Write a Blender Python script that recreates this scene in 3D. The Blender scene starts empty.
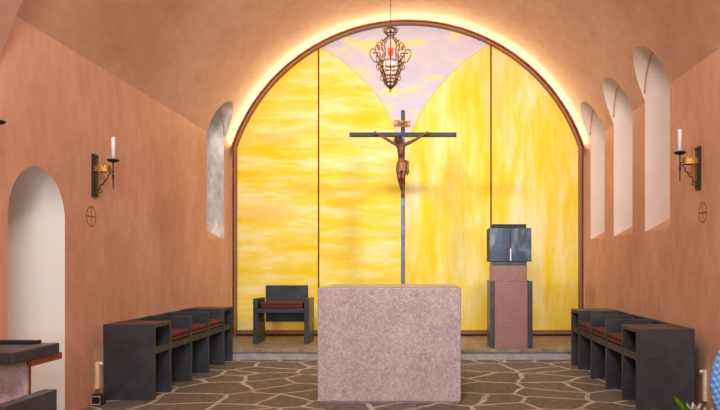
import bpy, bmesh, math, random
from mathutils import Vector, Matrix
random.seed(7)
S = bpy.context.scene
COL = S.collection
F = 700.0; PX = 424.0; PY = 263.0; EYE = 1.25
def X(px, Y): return (px - PX) / F * Y
def H(py, Y): return EYE - (py - PY) / F * Y
PI = math.pi

# ------------------------------------------------------------------ materials
def srgb(r, g, b):
    f = lambda c: (c/255/12.92) if c/255 <= .04045 else ((c/255+.055)/1.055)**2.4
    return (f(r), f(g), f(b), 1)
class NT:
    def __init__(s, name):
        s.m = bpy.data.materials.new(name); s.m.use_nodes = True
        s.t = s.m.node_tree; s.b = s.t.nodes['Principled BSDF']
    def n(s, typ, **kw):
        nd = s.t.nodes.new(typ)
        for k, v in kw.items():
            if k.startswith('i_'):
                nd.inputs[k[2:].replace('_', ' ')].default_value = v
            else: setattr(nd, k, v)
        return nd
    def l(s, a, b): s.t.links.new(a, b)
    def coord(s, scale=(1, 1, 1)):
        tc = s.n('ShaderNodeTexCoord'); mp = s.n('ShaderNodeMapping'); mp.inputs['Scale'].default_value = scale
        s.l(tc.outputs['Object'], mp.inputs['Vector']); return mp.outputs['Vector']
    def ramp(s, fac, stops, interp='LINEAR'):
        r = s.n('ShaderNodeValToRGB'); cr = r.color_ramp; cr.interpolation = interp
        while len(cr.elements) < len(stops): cr.elements.new(.5)
        for e, (p, c) in zip(cr.elements, stops): e.position = p; e.color = c
        s.l(fac, r.inputs['Fac']); return r.outputs['Color']
    def noise(s, vec, scale, detail=4, rough=.55, dist=0):
        n = s.n('ShaderNodeTexNoise'); n.inputs['Scale'].default_value = scale; n.inputs['Detail'].default_value = detail
        n.inputs['Roughness'].default_value = rough; n.inputs['Distortion'].default_value = dist
        s.l(vec, n.inputs['Vector']); return n.outputs['Fac']
    def math(s, op, a, b=None, c=None):
        m = s.n('ShaderNodeMath', operation=op)
        for i, v in enumerate((a, b, c)):
            if v is None: continue
            if isinstance(v, (int, float)): m.inputs[i].default_value = v
            else: s.l(v, m.inputs[i])
        return m.outputs[0]
    def mix(s, fac, a, b, blend='MIX'):
        m = s.n('ShaderNodeMix', data_type='RGBA', blend_type=blend)
        for sock, v in ((m.inputs[0], fac), (m.inputs[6], a), (m.inputs[7], b)):
            if isinstance(v, (int, float, tuple)): sock.default_value = v
            else: s.l(v, sock)
        return m.outputs[2]
    def bump(s, h, strength=.2, dist=.01):
        b = s.n('ShaderNodeBump'); b.inputs['Strength'].default_value = strength; b.inputs['Distance'].default_value = dist
        s.l(h, b.inputs['Height']); s.l(b.outputs[0], s.b.inputs['Normal'])
    def base(s, c):
        if isinstance(c, tuple): s.b.inputs['Base Color'].default_value = c
        else: s.l(c, s.b.inputs['Base Color'])
    def rough(s, r, metal=0, spec=None):
        s.b.inputs['Roughness'].default_value = r; s.b.inputs['Metallic'].default_value = metal
        if spec is not None: s.b.inputs['Specular IOR Level'].default_value = spec

def plaster(name, c0, c1, c2, sc=(1, 1, 1), bump=.12):
    t = NT(name); v = t.coord(sc); f = t.noise(v, 1.6, 6, .62, .3)
    col = t.ramp(f, [(.3, c0), (.52, c1), (.75, c2)])
    f2 = t.noise(v, 9, 5, .6)
    col = t.mix(.3, col, t.ramp(f2, [(.35, c0), (.65, c2)]))
    t.base(col); t.rough(.93, 0, .15); t.bump(t.noise(v, 38, 4, .6), bump, .006); return t.m
M = {}
M['plaster'] = plaster('salmon_plaster', srgb(192, 140, 114), srgb(206, 156, 129), srgb(219, 171, 145), (1, 1, .55))
M['vault'] = plaster('vault_plaster', srgb(180, 135, 112), srgb(193, 149, 126), srgb(205, 162, 140), (1, .6, 1))
M['reveal'] = plaster('pale_reveal_plaster', srgb(222, 202, 190), srgb(230, 211, 199), srgb(236, 218, 207))
def weathered():
    t = NT('weathered_grey_plaster'); v = t.coord((1, 1, .6))
    f = t.noise(v, 3.6, 7, .68, .1)
    col = t.ramp(f, [(.34, srgb(160, 156, 154)), (.5, srgb(200, 196, 193)), (.62, srgb(230, 226, 222))])
    t.base(col); t.rough(.95, 0, .1); t.bump(t.noise(v, 30), .25, .008); return t.m
M['weathered'] = weathered()
M['cream'] = plaster('cream_niche_plaster', srgb(232, 228, 226), srgb(236, 232, 230), srgb(240, 232, 218), bump=.05)

def paving():
    t = NT('crazy_paving'); tc = t.coord((1, 1, 0))
    nz = t.n('ShaderNodeTexNoise'); nz.inputs['Scale'].default_value = 2.2; nz.inputs['Detail'].default_value = 3
    t.l(tc, nz.inputs['Vector'])
    sub = t.n('ShaderNodeVectorMath', operation='SUBTRACT'); t.l(nz.outputs['Color'], sub.inputs[0]); sub.inputs[1].default_value = (.5, .5, .5)
    sc = t.n('ShaderNodeVectorMath', operation='SCALE'); t.l(sub.outputs[0], sc.inputs[0]); sc.inputs['Scale'].default_value = .16
    ad = t.n('ShaderNodeVectorMath', operation='ADD'); t.l(tc, ad.inputs[0]); t.l(sc.outputs[0], ad.inputs[1])
    ve = t.n('ShaderNodeTexVoronoi', feature='DISTANCE_TO_EDGE', voronoi_dimensions='2D'); ve.inputs['Scale'].default_value = 2.05
    vc = t.n('ShaderNodeTexVoronoi', feature='F1', voronoi_dimensions='2D'); vc.inputs['Scale'].default_value = 2.05
    for q in (ve, vc): q.inputs['Randomness'].default_value = 1; t.l(ad.outputs[0], q.inputs['Vector'])
    bw = t.n('ShaderNodeSeparateColor'); t.l(vc.outputs['Color'], bw.inputs[0])
    cell = t.ramp(bw.outputs[0], [(0, srgb(92, 78, 68)), (.4, srgb(112, 96, 84)), (.7, srgb(124, 105, 86)), (1, srgb(102, 92, 88))])
    f = t.noise(tc, 14, 6, .65)
    cell = t.mix(.55, cell, t.ramp(f, [(.32, srgb(58, 54, 52)), (.68, srgb(146, 134, 122))]))
    e2 = t.math('ADD', ve.outputs['Distance'], t.math('MULTIPLY', t.math('SUBTRACT', f, .5), .09))
    mask = t.ramp(e2, [(.032, (0, 0, 0, 1)), (.056, (1, 1, 1, 1))])
    jt = t.ramp(t.noise(tc, 5), [(.35, srgb(168, 158, 146)), (.65, srgb(200, 190, 176))])
    t.base(t.mix(mask, jt, cell)); t.rough(.62, 0, .35)
    t.bump(t.math('ADD', mask, t.math('MULTIPLY', f, .35)), .35, .012); return t.m
M['paving'] = paving()
def slabstone():
    t = NT('step_stone'); v = t.coord((1, 1, 1)); f = t.noise(v, 6, 6, .65)
    col = t.ramp(f, [(.3, srgb(120, 104, 88)), (.55, srgb(152, 132, 110)), (.75, srgb(170, 152, 132))])
    t.base(col); t.rough(.55, 0, .4); t.bump(f, .15, .006); return t.m
M['step'] = slabstone()
def edgestone():
    t = NT('grey_kerb_stone'); v = t.coord(); f = t.noise(v, 9, 6, .65)
    t.base(t.ramp(f, [(.3, srgb(142, 140, 140)), (.7, srgb(178, 176, 174))])); t.rough(.7); t.bump(f, .2, .006); return t.m
M['kerb'] = edgestone()
def granite(name, cols, red, speck=60):
    t = NT(name); v = t.coord()
    f = t.noise(v, speck, 5, .75); g = t.noise(v, 5, 5, .6)
    col = t.ramp(f, [(.36, cols[0]), (.5, cols[1]), (.60, cols[2])])
    col = t.mix(.3, col, t.ramp(g, [(.3, cols[0]), (.7, cols[2])]))
    if red:
        vr = t.n('ShaderNodeTexVoronoi'); vr.inputs['Scale'].default_value = 7; t.l(v, vr.inputs['Vector'])
        h = t.noise(v, 22, 3)
        k = t.ramp(t.math('ADD', vr.outputs['Distance'], t.math('MULTIPLY', h, .5)), [(.30, (1, 1, 1, 1)), (.40, (0, 0, 0, 1))])
        col = t.mix(t.math('MULTIPLY', k, .55), col, red)
    t.base(col); t.rough(.38, 0, .5); t.bump(f, .1, .003); return t.m
M['altar'] = granite('pink_porphyry', (srgb(142, 124, 130), srgb(172, 153, 159), srgb(204, 188, 194)), srgb(150, 108, 104))
M['pillar'] = granite('pale_porphyry', (srgb(176, 156, 160), srgb(196, 176, 180), srgb(214, 198, 200)), srgb(150, 80, 74), 40)
M['tabstone'] = granite('rose_porphyry', (srgb(124, 86, 80), srgb(146, 104, 98), srgb(166, 126, 118)), None, 80)
def steel(name, c0, c1, r=.36, metal=.35):
    t = NT(name); v = t.coord((1, 1, 1)); f = t.noise(v, 4.5, 6, .65, .8)
    t.base(t.ramp(f, [(.3, c0), (.7, c1)])); t.rough(r, metal, .5)
    rr = t.ramp(t.noise(v, 11, 4), [(.3, (r-.08,)*3+(1,)), (.7, (r+.12,)*3+(1,))]); t.l(rr, t.b.inputs['Roughness'])
    t.bump(f, .04, .004); return t.m
M['steel'] = steel('blackened_steel', srgb(54, 56, 63), srgb(74, 76, 84))
M['polesteel'] = steel('blue_grey_steel', srgb(70, 82, 100), srgb(94, 107, 126), .36, .4)
M['slate'] = steel('slate_steel', srgb(17, 21, 28), srgb(27, 32, 40), .55, .1)
def tabmetal():
    t = NT('clouded_steel'); v = t.coord((1, 1, .45)); f = t.noise(v, 6, 5, .6, .5)
    t.base(t.ramp(f, [(.3, srgb(40, 48, 62)), (.55, srgb(60, 70, 86)), (.75, srgb(120, 128, 142))])); t.rough(.3, .5); return t.m
M['tabmetal'] = tabmetal()
def simple(name, c, r=.6, metal=0, vary=.12, sc=12):
    t = NT(name); v = t.coord(); f = t.noise(v, sc, 4)
    a = tuple(x*(1-vary) for x in c[:3])+(1,); b = tuple(min(1, x*(1+vary)) for x in c[:3])+(1,)
    t.base(t.ramp(f, [(.3, a), (.7, b)])); t.rough(r, metal); return t.m
M['cushion'] = simple('dark_red_felt', srgb(92, 44, 38), .95, 0, .2, 60)
M['iron'] = simple('wrought_iron', srgb(40, 34, 30), .5, .5)
M['bronze'] = simple('aged_bronze_plate', srgb(48, 42, 34), .5, .5, .35)
M['brass'] = simple('brass', srgb(152, 114, 58), .42, .7, .2)
M['gilt'] = simple('dark_gilt', srgb(126, 88, 46), .36, .75, .5, 40)
M['wax'] = simple('white_wax', srgb(240, 238, 238), .5, 0, .02)
M['paint_red'] = simple('faded_red_paint', srgb(140, 66, 52), .9, 0, .2, 40)
M['trimbrown'] = simple('brown_trim', srgb(150, 98, 66), .5, .1)
M['gapbrown'] = simple('brown_backing', srgb(140, 92, 62), .8, 0)
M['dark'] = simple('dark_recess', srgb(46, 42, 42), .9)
M['corpus'] = simple('carved_brown_wood', srgb(96, 48, 28), .52, 0, .35, 60)
M['loin'] = simple('gilded_wood', srgb(128, 80, 42), .5, .25, .35, 70)
M['hair'] = simple('dark_carved_hair', srgb(54, 32, 24), .6)
M['plaque'] = simple('gilded_plaque', srgb(190, 138, 76), .5, .2, .25, 30)
M['ink'] = simple('dark_lettering', srgb(62, 36, 22), .7)
M['redbrown'] = simple('red_brown', srgb(150, 72, 34), .5, 0, .2, 8)
M['beige'] = simple('beige_plastic', srgb(222, 196, 168), .6)
M['putty'] = simple('grey_mortar_patch', srgb(190, 160, 138), .95, 0, .12)
M['white'] = simple('white_plastic', srgb(238, 236, 236), .4, 0, .02)
M['leaf'] = simple('fresh_green_leaf', srgb(128, 192, 66), .4, 0, .25, 20)
M['stem'] = simple('green_stem', srgb(84, 128, 52), .5)
M['petal'] = simple('white_petal', srgb(244, 244, 238), .6, 0, .03)
M['terracotta'] = simple('terracotta', srgb(170, 98, 66), .85)
M['soil'] = simple('dark_soil', srgb(56, 42, 32), 1)
M['framewood'] = simple('window_steel', srgb(70, 66, 62), .5)
def plaid():
    t = NT('blue_plaid_cloth'); tc = t.coord((1, 1, 1)); tc.node.inputs['Rotation'].default_value = (0, .45, 0); sp = t.n('ShaderNodeSeparateXYZ'); t.l(tc, sp.inputs[0])
    def band(o, per):
        f = t.math('FRACT', t.math('MULTIPLY', o, 1/per)); return t.math('LESS_THAN', f, .5)
    a = t.math('MULTIPLY', t.math('ADD', band(sp.outputs[0], .020), band(sp.outputs[2], .026)), .5)
    t.base(t.ramp(a, [(0, srgb(70, 116, 184)), (.5, srgb(94, 140, 202)), (1, srgb(136, 172, 216))])); t.rough(.95); return t.m
M['plaid'] = plaid()
def emis(name, c, st, base=None):
    t = NT(name); t.base(base or c); t.b.inputs['Emission Color'].default_value = c; t.b.inputs['Emission Strength'].default_value = st; t.rough(.3); return t.m
M['redglass'] = emis('glowing_red_glass', (1, .045, .01, 1), 1.7, (.6, .02, .01, 1))
M['flame'] = emis('flame', (1, .55, .2, 1), 6)
M['globe'] = emis('lit_white_globe', (1, .72, .55, 1), .9, (.9, .85, .8, 1))
M['daypane'] = emis('frosted_daylight_pane', (.80, .90, 1, 1), .22, (.8, .85, .9, 1))

# the painted triptych: horizontal sweeps at left, vertical ones at right, pale violet wedge
def circ3(p, q, r):
    ax, ay = p; bx, by = q; cx, cy = r
    d = 2*(ax*(by-cy)+bx*(cy-ay)+cx*(ay-by))
    ux = ((ax*ax+ay*ay)*(by-cy)+(bx*bx+by*by)*(cy-ay)+(cx*cx+cy*cy)*(ay-by))/d
    uy = ((ax*ax+ay*ay)*(cx-bx)+(bx*bx+by*by)*(ax-cx)+(cx*cx+cy*cy)*(bx-ax))/d
    return ux, uy, math.hypot(ax-ux, ay-uy)
YP = 10.6
def painting(name, kind):
    t = NT(name); tc = t.n('ShaderNodeTexCoord'); vec = tc.outputs['Object']
    def streak(sc, seed):
        mp = t.n('ShaderNodeMapping'); mp.inputs['Scale'].default_value = sc; mp.inputs['Location'].default_value = (seed, seed*.7, seed*1.3)
        t.l(vec, mp.inputs['Vector']); v = mp.outputs['Vector']
        f = t.noise(v, 1.15, 5, .6, .12)
        c = t.ramp(f, [(.30, srgb(249, 238, 184)), (.43, srgb(248, 230, 138)), (.52, srgb(246, 222, 92)), (.62, srgb(244, 214, 54)), (.76, srgb(240, 204, 34))])
        g = t.noise(v, .55, 3, .5, .2)
        k = t.ramp(g, [(.56, (0, 0, 0, 1)), (.72, (1, 1, 1, 1))])
        return t.mix(t.math('MULTIPLY', k, .6), c, srgb(252, 206, 130))
    if kind == 'left': col = streak((1.1, 1, 5.0), 3.1)
    elif kind == 'right': col = streak((4.2, 1, .9), 9.4)
    else:
        sp = t.n('ShaderNodeSeparateXYZ'); t.l(vec, sp.inputs[0])
        k = t.ramp(t.math('ADD', sp.outputs[0], .5), [(.38, (0, 0, 0, 1)), (.58, (1, 1, 1, 1))])   # object x, 0 at the panel's middle
        col = t.mix(k, streak((1.1, 1, 4.4), 5.3), streak((3.6, 1, .9), 1.7))
        A = [(X(p, YP), H(q, YP)) for p, q in ((322, 48.5), (374, 92), (397, 134))]
        B = [(X(p, YP), H(q, YP)) for p, q in ((480, 50), (440, 85.5), (410.6, 134))]
        outs = []; lines = []
        for pts in (A, B):
            ux, uy, r = circ3(*pts)
            dx = t.math('SUBTRACT', sp.outputs[0], ux - CPX); dz = t.math('SUBTRACT', sp.outputs[2], uy - CPZ)
            d = t.math('SUBTRACT', t.math('SQRT', t.math('ADD', t.math('MULTIPLY', dx, dx), t.math('MULTIPLY', dz, dz))), r)
            outs.append(t.math('GREATER_THAN', d, 0)); lines.append(t.math('LESS_THAN', t.math('ABSOLUTE', d), .008))
        above = t.math('GREATER_THAN', sp.outputs[2], 2.93 - CPZ)
        wedge = t.math('MULTIPLY', t.math('MULTIPLY', outs[0], outs[1]), above)
        mp = t.n('ShaderNodeMapping'); mp.inputs['Rotation'].default_value = (0, .7, 0); mp.inputs['Scale'].default_value = (1.6, 1, 3.2); t.l(vec, mp.inputs['Vector'])
        w = t.noise(mp.outputs['Vector'], 1.2, 4, .55, .3)
        pale = t.ramp(w, [(.3, srgb(204, 200, 222)), (.5, srgb(212, 206, 220)), (.6, srgb(240, 226, 166)), (.78, srgb(250, 224, 100))])
        col = t.mix(wedge, col, pale)
        ln = t.math('MULTIPLY', t.math('MAXIMUM', lines[0], lines[1]), above)
        col = t.mix(t.math('MULTIPLY', ln, .55), col, srgb(214, 176, 120))
    t.base(col); t.rough(.75, 0, .2); t.bump(t.noise(vec, 60), .06, .003); return t.m

# ------------------------------------------------------------------ building helpers
def box(bm, x0, x1, y0, y1, z0, z1, bev=0):
    b2 = bmesh.new()
    v = [b2.verts.new((x, y, z)) for x in (x0, x1) for y in (y0, y1) for z in (z0, z1)]
    for f in ((0, 1, 3, 2), (4, 6, 7, 5), (0, 4, 5, 1), (2, 3, 7, 6), (0, 2, 6, 4), (1, 5, 7, 3)): b2.faces.new([v[i] for i in f])
    bmesh.ops.recalc_face_normals(b2, faces=b2.faces)
    if bev: bmesh.ops.bevel(b2, geom=b2.edges[:], offset=bev, segments=2, profile=.5, affect='EDGES')
    me = bpy.data.meshes.new('tmp'); b2.to_mesh(me); bm.from_mesh(me); bpy.data.meshes.remove(me); b2.free(); return bm
def B(*a, bev=.004): return box(bmesh.new(), *a, bev=bev)
def tube(bm, pts, r, n=8, cap=True):
    pts = [Vector(p) for p in pts]; rings = []; up = None
    for i, p in enumerate(pts):
        d = (pts[min(i+1, len(pts)-1)] - pts[max(i-1, 0)]).normalized()
        if up is None:
            up = Vector((0, 0, 1)) if abs(d.z) < .9 else Vector((0, 1, 0))
        a = d.cross(up)
        if a.length < 1e-4: a = d.cross(Vector((1, 0, 0)))
        a.normalize(); c = a.cross(d).normalized(); up = c
        rr = r[i] if isinstance(r, (list, tuple)) else r
        rings.append([bm.verts.new(p + (a*math.cos(2*PI*k/n) + c*math.sin(2*PI*k/n))*rr) for k in range(n)])
    for A_, B_ in zip(rings, rings[1:]):
        for k in range(n): bm.faces.new((A_[k], A_[(k+1) % n], B_[(k+1) % n], B_[k]))
    if cap: bm.faces.new(rings[0][::-1]); bm.faces.new(rings[-1])
    return bm
def lathe(bm, prof, c=(0, 0, 0), n=32):
    rings = []
    for r, z in prof:
        if r < 1e-5: rings.append([bm.verts.new((c[0], c[1], c[2]+z))])
        else: rings.append([bm.verts.new((c[0]+r*math.cos(2*PI*k/n), c[1]+r*math.sin(2*PI*k/n), c[2]+z)) for k in range(n)])
    for A_, B_ in zip(rings, rings[1:]):
        for k in range(n):
            if len(A_) == 1 and len(B_) == 1: continue
            if len(A_) == 1: bm.faces.new((A_[0], B_[(k+1) % n], B_[k]))
            elif len(B_) == 1: bm.faces.new((A_[k], A_[(k+1) % n], B_[0]))
            else: bm.faces.new((A_[k], A_[(k+1) % n], B_[(k+1) % n], B_[k]))
    return bm
def prism(bm, poly, axis, a, b):
    """poly: 2-D points; axis 'y': (x,z) extruded a..b in y; axis 'x': (y,z) extruded in x"""
    mk = (lambda p, t: (p[0], t, p[1])) if axis == 'y' else (lambda p, t: (t, p[0], p[1]))
    A_ = [bm.verts.new(mk(p, a)) for p in poly]; B_ = [bm.verts.new(mk(p, b)) for p in poly]; n = len(poly)
    bm.faces.new(A_[::-1]); bm.faces.new(B_)
    for k in range(n): bm.faces.new((A_[k], A_[(k+1) % n], B_[(k+1) % n], B_[k]))
    return bm
def root_of(o):
    while o.parent: o = o.parent
    return o
def link(name, bm, mat, parent=None, smooth=False, loc=None, label=None):
    bmesh.ops.recalc_face_normals(bm, faces=bm.faces)
    if parent is not None: off = root_of(parent).location.copy()
    elif loc is not None: off = Vector(loc)
    else:
        xs = [v.co for v in bm.verts]
        off = Vector(((min(v.x for v in xs)+max(v.x for v in xs))/2, (min(v.y for v in xs)+max(v.y for v in xs))/2, min(v.z for v in xs)))
    bmesh.ops.translate(bm, verts=bm.verts, vec=-off)
    me = bpy.data.meshes.new(name); bm.to_mesh(me); bm.free()
    if smooth:
        for p in me.polygons: p.use_smooth = True
    o = bpy.data.objects.new(name, me); COL.objects.link(o)
    for m in (mat if isinstance(mat, (list, tuple)) else [mat]): me.materials.append(m)
    if parent is None: o.location = off
    else: o.parent = parent
    if label: o['label'] = label
    return o
def tag(o, label, cat, group=None, kind=None):
    o['label'] = label
    if cat: o['category'] = cat
    if group: o['group'] = group
    if kind: o['kind'] = kind
    return o
def thing(name, loc, label, cat, group=None):
    o = bpy.data.objects.new(name, None); COL.objects.link(o); o.location = loc; o.empty_display_size = .1
    return tag(o, label, cat, group)
def struct(name, bm, mat, label, loc=None, smooth=False):
    o = link(name, bm, mat, None, smooth, loc=loc or (0, 0, 0)); return tag(o, label, name.split('_')[0] if name.split('_')[0] in ('wall', 'floor', 'ceiling', 'window', 'door', 'trim', 'baseboard') else 'step', None, 'structure')
def catmull(pts, n=8):
    pts = [Vector(p) for p in pts]; out = []
    P = [pts[0]*2-pts[1]] + pts + [pts[-1]*2-pts[-2]]
    for i in range(1, len(P)-2):
        for k in range(n):
            t = k/n; a, b, c, d = P[i-1], P[i], P[i+1], P[i+2]
            out.append(.5*((2*b)+(c-a)*t+(2*a-5*b+4*c-d)*t*t+(3*b-a-3*c+d)*t**3))
    out.append(pts[-1]); return out
def copy_tree(o, loc):
    def rec(s, par):
        c = s.copy(); COL.objects.link(c)
        if par: c.parent = par
        for ch in s.children: rec(ch, c)
        return c
    r = rec(o, None); r.location = loc; return r

# ------------------------------------------------------------------ the room
XC = -.245; HW = 2.68; XL = XC-HW; XR = XC+HW; SPR = 3.02; RV = 2.8287; CZ = 2.115
Y0 = -5.0; YN = 4.8; YB = 10.78; TH = .6; TOP = 5.7
def arc(r, cz, hw, n):
    a0 = math.acos(hw/r)
    return [(XC+r*math.cos(a0+(PI-2*a0)*k/n), cz+r*math.sin(a0+(PI-2*a0)*k/n)) for k in range(n+1)]   # right to left
bmf = bmesh.new(); box(bmf, XL-TH, XR+TH, Y0-TH, YB+TH, -.3, 0); struct('floor', bmf, M['paving'], 'floor of irregular brown flagstones with pale joints')
bw = bmesh.new(); box(bw, XL-TH, XL, Y0, YB, 0, SPR); wl = struct('wall_left', bw, M['plaster'], 'salmon plaster wall on the side of the arched doorway')
bw = bmesh.new(); box(bw, XR, XR+TH, Y0, YB, 0, SPR); wr = struct('wall_right', bw, M['plaster'], 'salmon plaster wall with three tall windows')
bw = bmesh.new(); box(bw, XL-TH, XR+TH, YB, YB+.3, 0, TOP); struct('wall_back', bw, M['plaster'], 'plaster end wall behind the yellow panels')
bw = bmesh.new(); box(bw, XL-TH, XR+TH, Y0-.3, Y0, 0, TOP); struct('wall_front', bw, M['plaster'], 'plaster wall at the entrance end')
ar = arc(RV, CZ, HW, 160)
poly = ar + [(XL, SPR), (XL-TH, SPR), (XL-TH, TOP), (XR+TH, TOP), (XR+TH, SPR)]
poly = ar + [(XL-TH, SPR), (XL-TH, TOP), (XR+TH, TOP), (XR+TH, SPR)]
ce = struct('ceiling', prism(bmesh.new(), poly, 'y', YN, YB), M['vault'], 'salmon barrel vault over the altar')
hn = 2.57; czn = 1.88; rn = math.hypot(HW, hn-czn)
poly = arc(rn, czn, HW, 120) + [(XL, SPR), (XL-TH, SPR), (XL-TH, TOP), (XR+TH, TOP), (XR+TH, SPR), (XR, SPR)]
struct('ceiling_nave', prism(bmesh.new(), poly, 'y', Y0, YN), M['vault'], 'lower salmon vault nearer the entrance')

def arched(y0, y1, z0, zs, n=28):
    r = (y1-y0)/2; c = (y0+y1)/2
    return [(y0, z0), (y1, z0)] + [(c+r*math.cos(PI*k/n), zs+r*math.sin(PI*k/n)) for k in range(n+1)]
def cutter(y0, y1, z0, zs, xa, xb, slope=0):
    bm = prism(bmesh.new(), arched(y0, y1, z0, zs), 'x', xa, xb)
    if slope:
        for v in bm.verts:
            if abs(v.co.z-z0) < 1e-5: v.co.z += slope*abs(v.co.x - (XR if xb > xa and xb > 0 else XL)) * (1 if abs(v.co.x) > abs(XR if xb > 0 else XL) else -1)
    bmesh.ops.recalc_face_normals(bm, faces=bm.faces)
    me = bpy.data.meshes.new('cut'); bm.to_mesh(me); bm.free(); o = bpy.data.objects.new('cut', me); COL.objects.link(o); return o
def cut(target, cutters):
    for c in cutters:
        m = target.modifiers.new('b', 'BOOLEAN'); m.operation = 'DIFFERENCE'; m.solver = 'EXACT'; m.object = c
    bpy.context.view_layer.update()
    dg = bpy.context.evaluated_depsgraph_get()
    me = bpy.data.meshes.new_from_object(target.evaluated_get(dg)); target.modifiers.clear(); target.data = me
WR = [(6.93, 7.71), (8.18, 8.98), (9.44, 10.23)]; WL = (9.43, 10.23); SILL = 1.593; WSP = 3.118; DR = (4.92, 5.70); DSP = 1.59
cr = [cutter(a, b, SILL, WSP, 1.2, XR+TH+.1, .53) for a, b in WR]
cl = cutter(WL[0], WL[1], SILL, WSP, -1.7, XL-TH-.1, 0)
for v in cl.data.vertices:
    if abs(v.co.z-SILL) < 1e-4: v.co.z += .53*(XL-v.co.x)
cd = cutter(DR[0], DR[1], -.02, DSP, XL+.2, XL-.56)
cut(wr, cr); cut(wl, [cl, cd]); cut(ce, cr+[cl])
for o in cr+[cl, cd]: bpy.data.objects.remove(o)
for o, mats in ((wr, [M['plaster'], M['reveal']]), (wl, [M['plaster'], M['weathered'], M['cream']]), (ce, [M['vault'], M['reveal'], M['weathered']])):
    o.data.materials.clear()
    for m in mats: o.data.materials.append(m)
    for p in o.data.polygons:
        c = p.center; n = p.normal; p.material_index = 0
        if o is wr and XR+.01 < c.x < XR+TH-.01 and .01 < c.z and Y0+.1 < c.y < YB-.1 and n.z < .5 and c.z < SPR-.001: p.material_index = 1
        if o is wl and XL-TH+.01 < c.x < XL-.01 and Y0+.1 < c.y < YB-.1 and .01 < c.z < SPR-.001 and n.z < .5: p.material_index = 2 if c.y < 7 else 1
        if o is ce and YN+.1 < c.y < YB-.1 and math.hypot(c.x-XC, c.z-CZ) > RV+.004 and SPR+.001 < c.z < TOP-.05 and abs(c.x-XC) < HW+TH-.01: p.material_index = 1 if c.x > 0 else 2
    if o is ce:
        pass
# windows: steel frame and frosted daylight pane deep in each embrasure, thin plaster bead on its arch
def window(name, y0, y1, side, lab):
    xw = XR if side > 0 else XL; xo = xw + side*.42; cy = (y0+y1)/2
    fr = bmesh.new(); zb = SILL+.53*.42
    path = [(xo, y0+.02, zb+.02), (xo, y0+.02, WSP)] + [(xo, cy-(cy-y0-.02)*math.cos(PI*k/16), WSP+(cy-y0-.02)*math.sin(PI*k/16)) for k in range(1, 16)] + [(xo, y1-.02, WSP), (xo, y1-.02, zb+.02), (xo, y0+.02, zb+.02)]
    tube(fr, path, .02, 6)
    for q in range(1, 4): z = zb+(WSP-zb)*q/3; tube(fr, [(xo, y0+.01, z), (xo, y1-.01, z)], .009, 6)
    tube(fr, [(xo, cy, zb), (xo, cy, WSP+(y1-y0)/2-.02)], .009, 6)
    bm = prism(bmesh.new(), arched(y0+.012, y1-.012, zb+.012, WSP), 'x', xo+side*.02, xo+side*.028)
    w = thing(name, (xo, cy, zb), lab, 'window'); w['kind'] = 'structure'
    link('window_frame', fr, M['framewood'], w, True); link('pane', bm, M['daypane'], w)
    r = cy-y0
    bd = bmesh.new(); tube(bd, [(xw-side*.004, cy-r*math.cos(PI*k/30), WSP+r*math.sin(PI*k/30)) for k in range(31)], .011, 6)
    link('arch_bead', bd, M['plaster'], w, True)
for i, (a, b) in enumerate(WR): window('window_%d' % (i+1), a, b, 1, ('tall arched window in the right wall nearest the candle bracket', 'tall arched window in the middle of the three', 'tall arched window in the right wall beside the yellow panels')[i])
window('window_4', WL[0], WL[1], -1, 'weathered arched window in the left wall')
dm = prism(bmesh.new(), arched(DR[0]+.001, DR[1]-.001, 0.001, DSP), 'x', XL-.555, XL-.51)
d = struct('door_1', dm, M['cream'], 'cream round-headed door in the arched wall recess')

# raised step under the panels
PH = .145; YS = 9.02
bm = bmesh.new(); box(bm, XL, XR, YS+.02, YB, 0, PH-.06); box(bm, XL, XR, YS+.03, YB, PH-.06, PH-.002)
st = struct('altar_step', bm, M['kerb'], 'grey stone step below the yellow panels')
bm = bmesh.new(); y = YS; random.seed(3)
edges = [XL+.002]
while edges[-1] < XR-.9: edges.append(edges[-1]+random.uniform(.7, 1.1))
edges.append(XR-.002)
for a, b in zip(edges, edges[1:]):
    box(bm, a+.002, b-.002, YS, YS+.8, PH-.05, PH, .004); box(bm, a+.002, b-.002, YS+.804, YB-.001, PH-.05, PH, .004)
link('step_slabs', bm, M['step'], st)

# the painted panels
HP = 2.58; RP = 2.727; XG = (X(318.5, YP), X(491, YP)); PB = .235
CPX = (XG[0]+XG[1])/2; CPZ = PB
def panel(x0, x1):
    pts = [(x0, PB), (x1, PB)]; n = 60
    for k in range(n+1):
        x = x1+(x0-x1)*k/n
        u = x-XC
        if abs(u) > HP-1e-6 : u = math.copysign(HP, u)
        pts.append((x, CZ+math.sqrt(RP*RP-u*u)))
    return prism(bmesh.new(), pts, 'y', YP, YP+.05)
grp = 'yellow painted panels behind the altar'
tag(link('painted_panel', panel(XC-HP, XG[0]-.014), painting('yellow_paint_sweeping', 'left'), loc=((XC-HP+XG[0])/2, YP, PB)), 'yellow painted wall panel behind the dark armchair', 'painting', grp)
tag(link('painted_panel', panel(XG[0]+.014, XG[1]-.014), painting('yellow_paint_with_wedge', 'mid'), loc=(CPX, YP, PB)), 'wide yellow painted panel with pale violet wedge, behind the crucifix', 'painting', grp)
tag(link('painted_panel', panel(XG[1]+.014, XC+HP), painting('yellow_paint_upright', 'right'), loc=((XC+HP+XG[1])/2, YP, PB)), 'yellow painted wall panel behind the tabernacle', 'painting', grp)
bm = bmesh.new()
for x in XG: box(bm, x-.03, x+.03, YP+.051, YP+.07, PB, CZ+math.sqrt(RP**2-(x-XC)**2)-.01)
struct('trim_2', bm, M['gapbrown'], 'brown strips in the joints between the yellow panels')
bm = bmesh.new(); box(bm, XC-HP, XC+HP, YP-.01, YP+.06, PB-.062, PB-.002); struct('baseboard_back', bm, M['trimbrown'], 'brown rail along the foot of the yellow panels')
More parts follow.
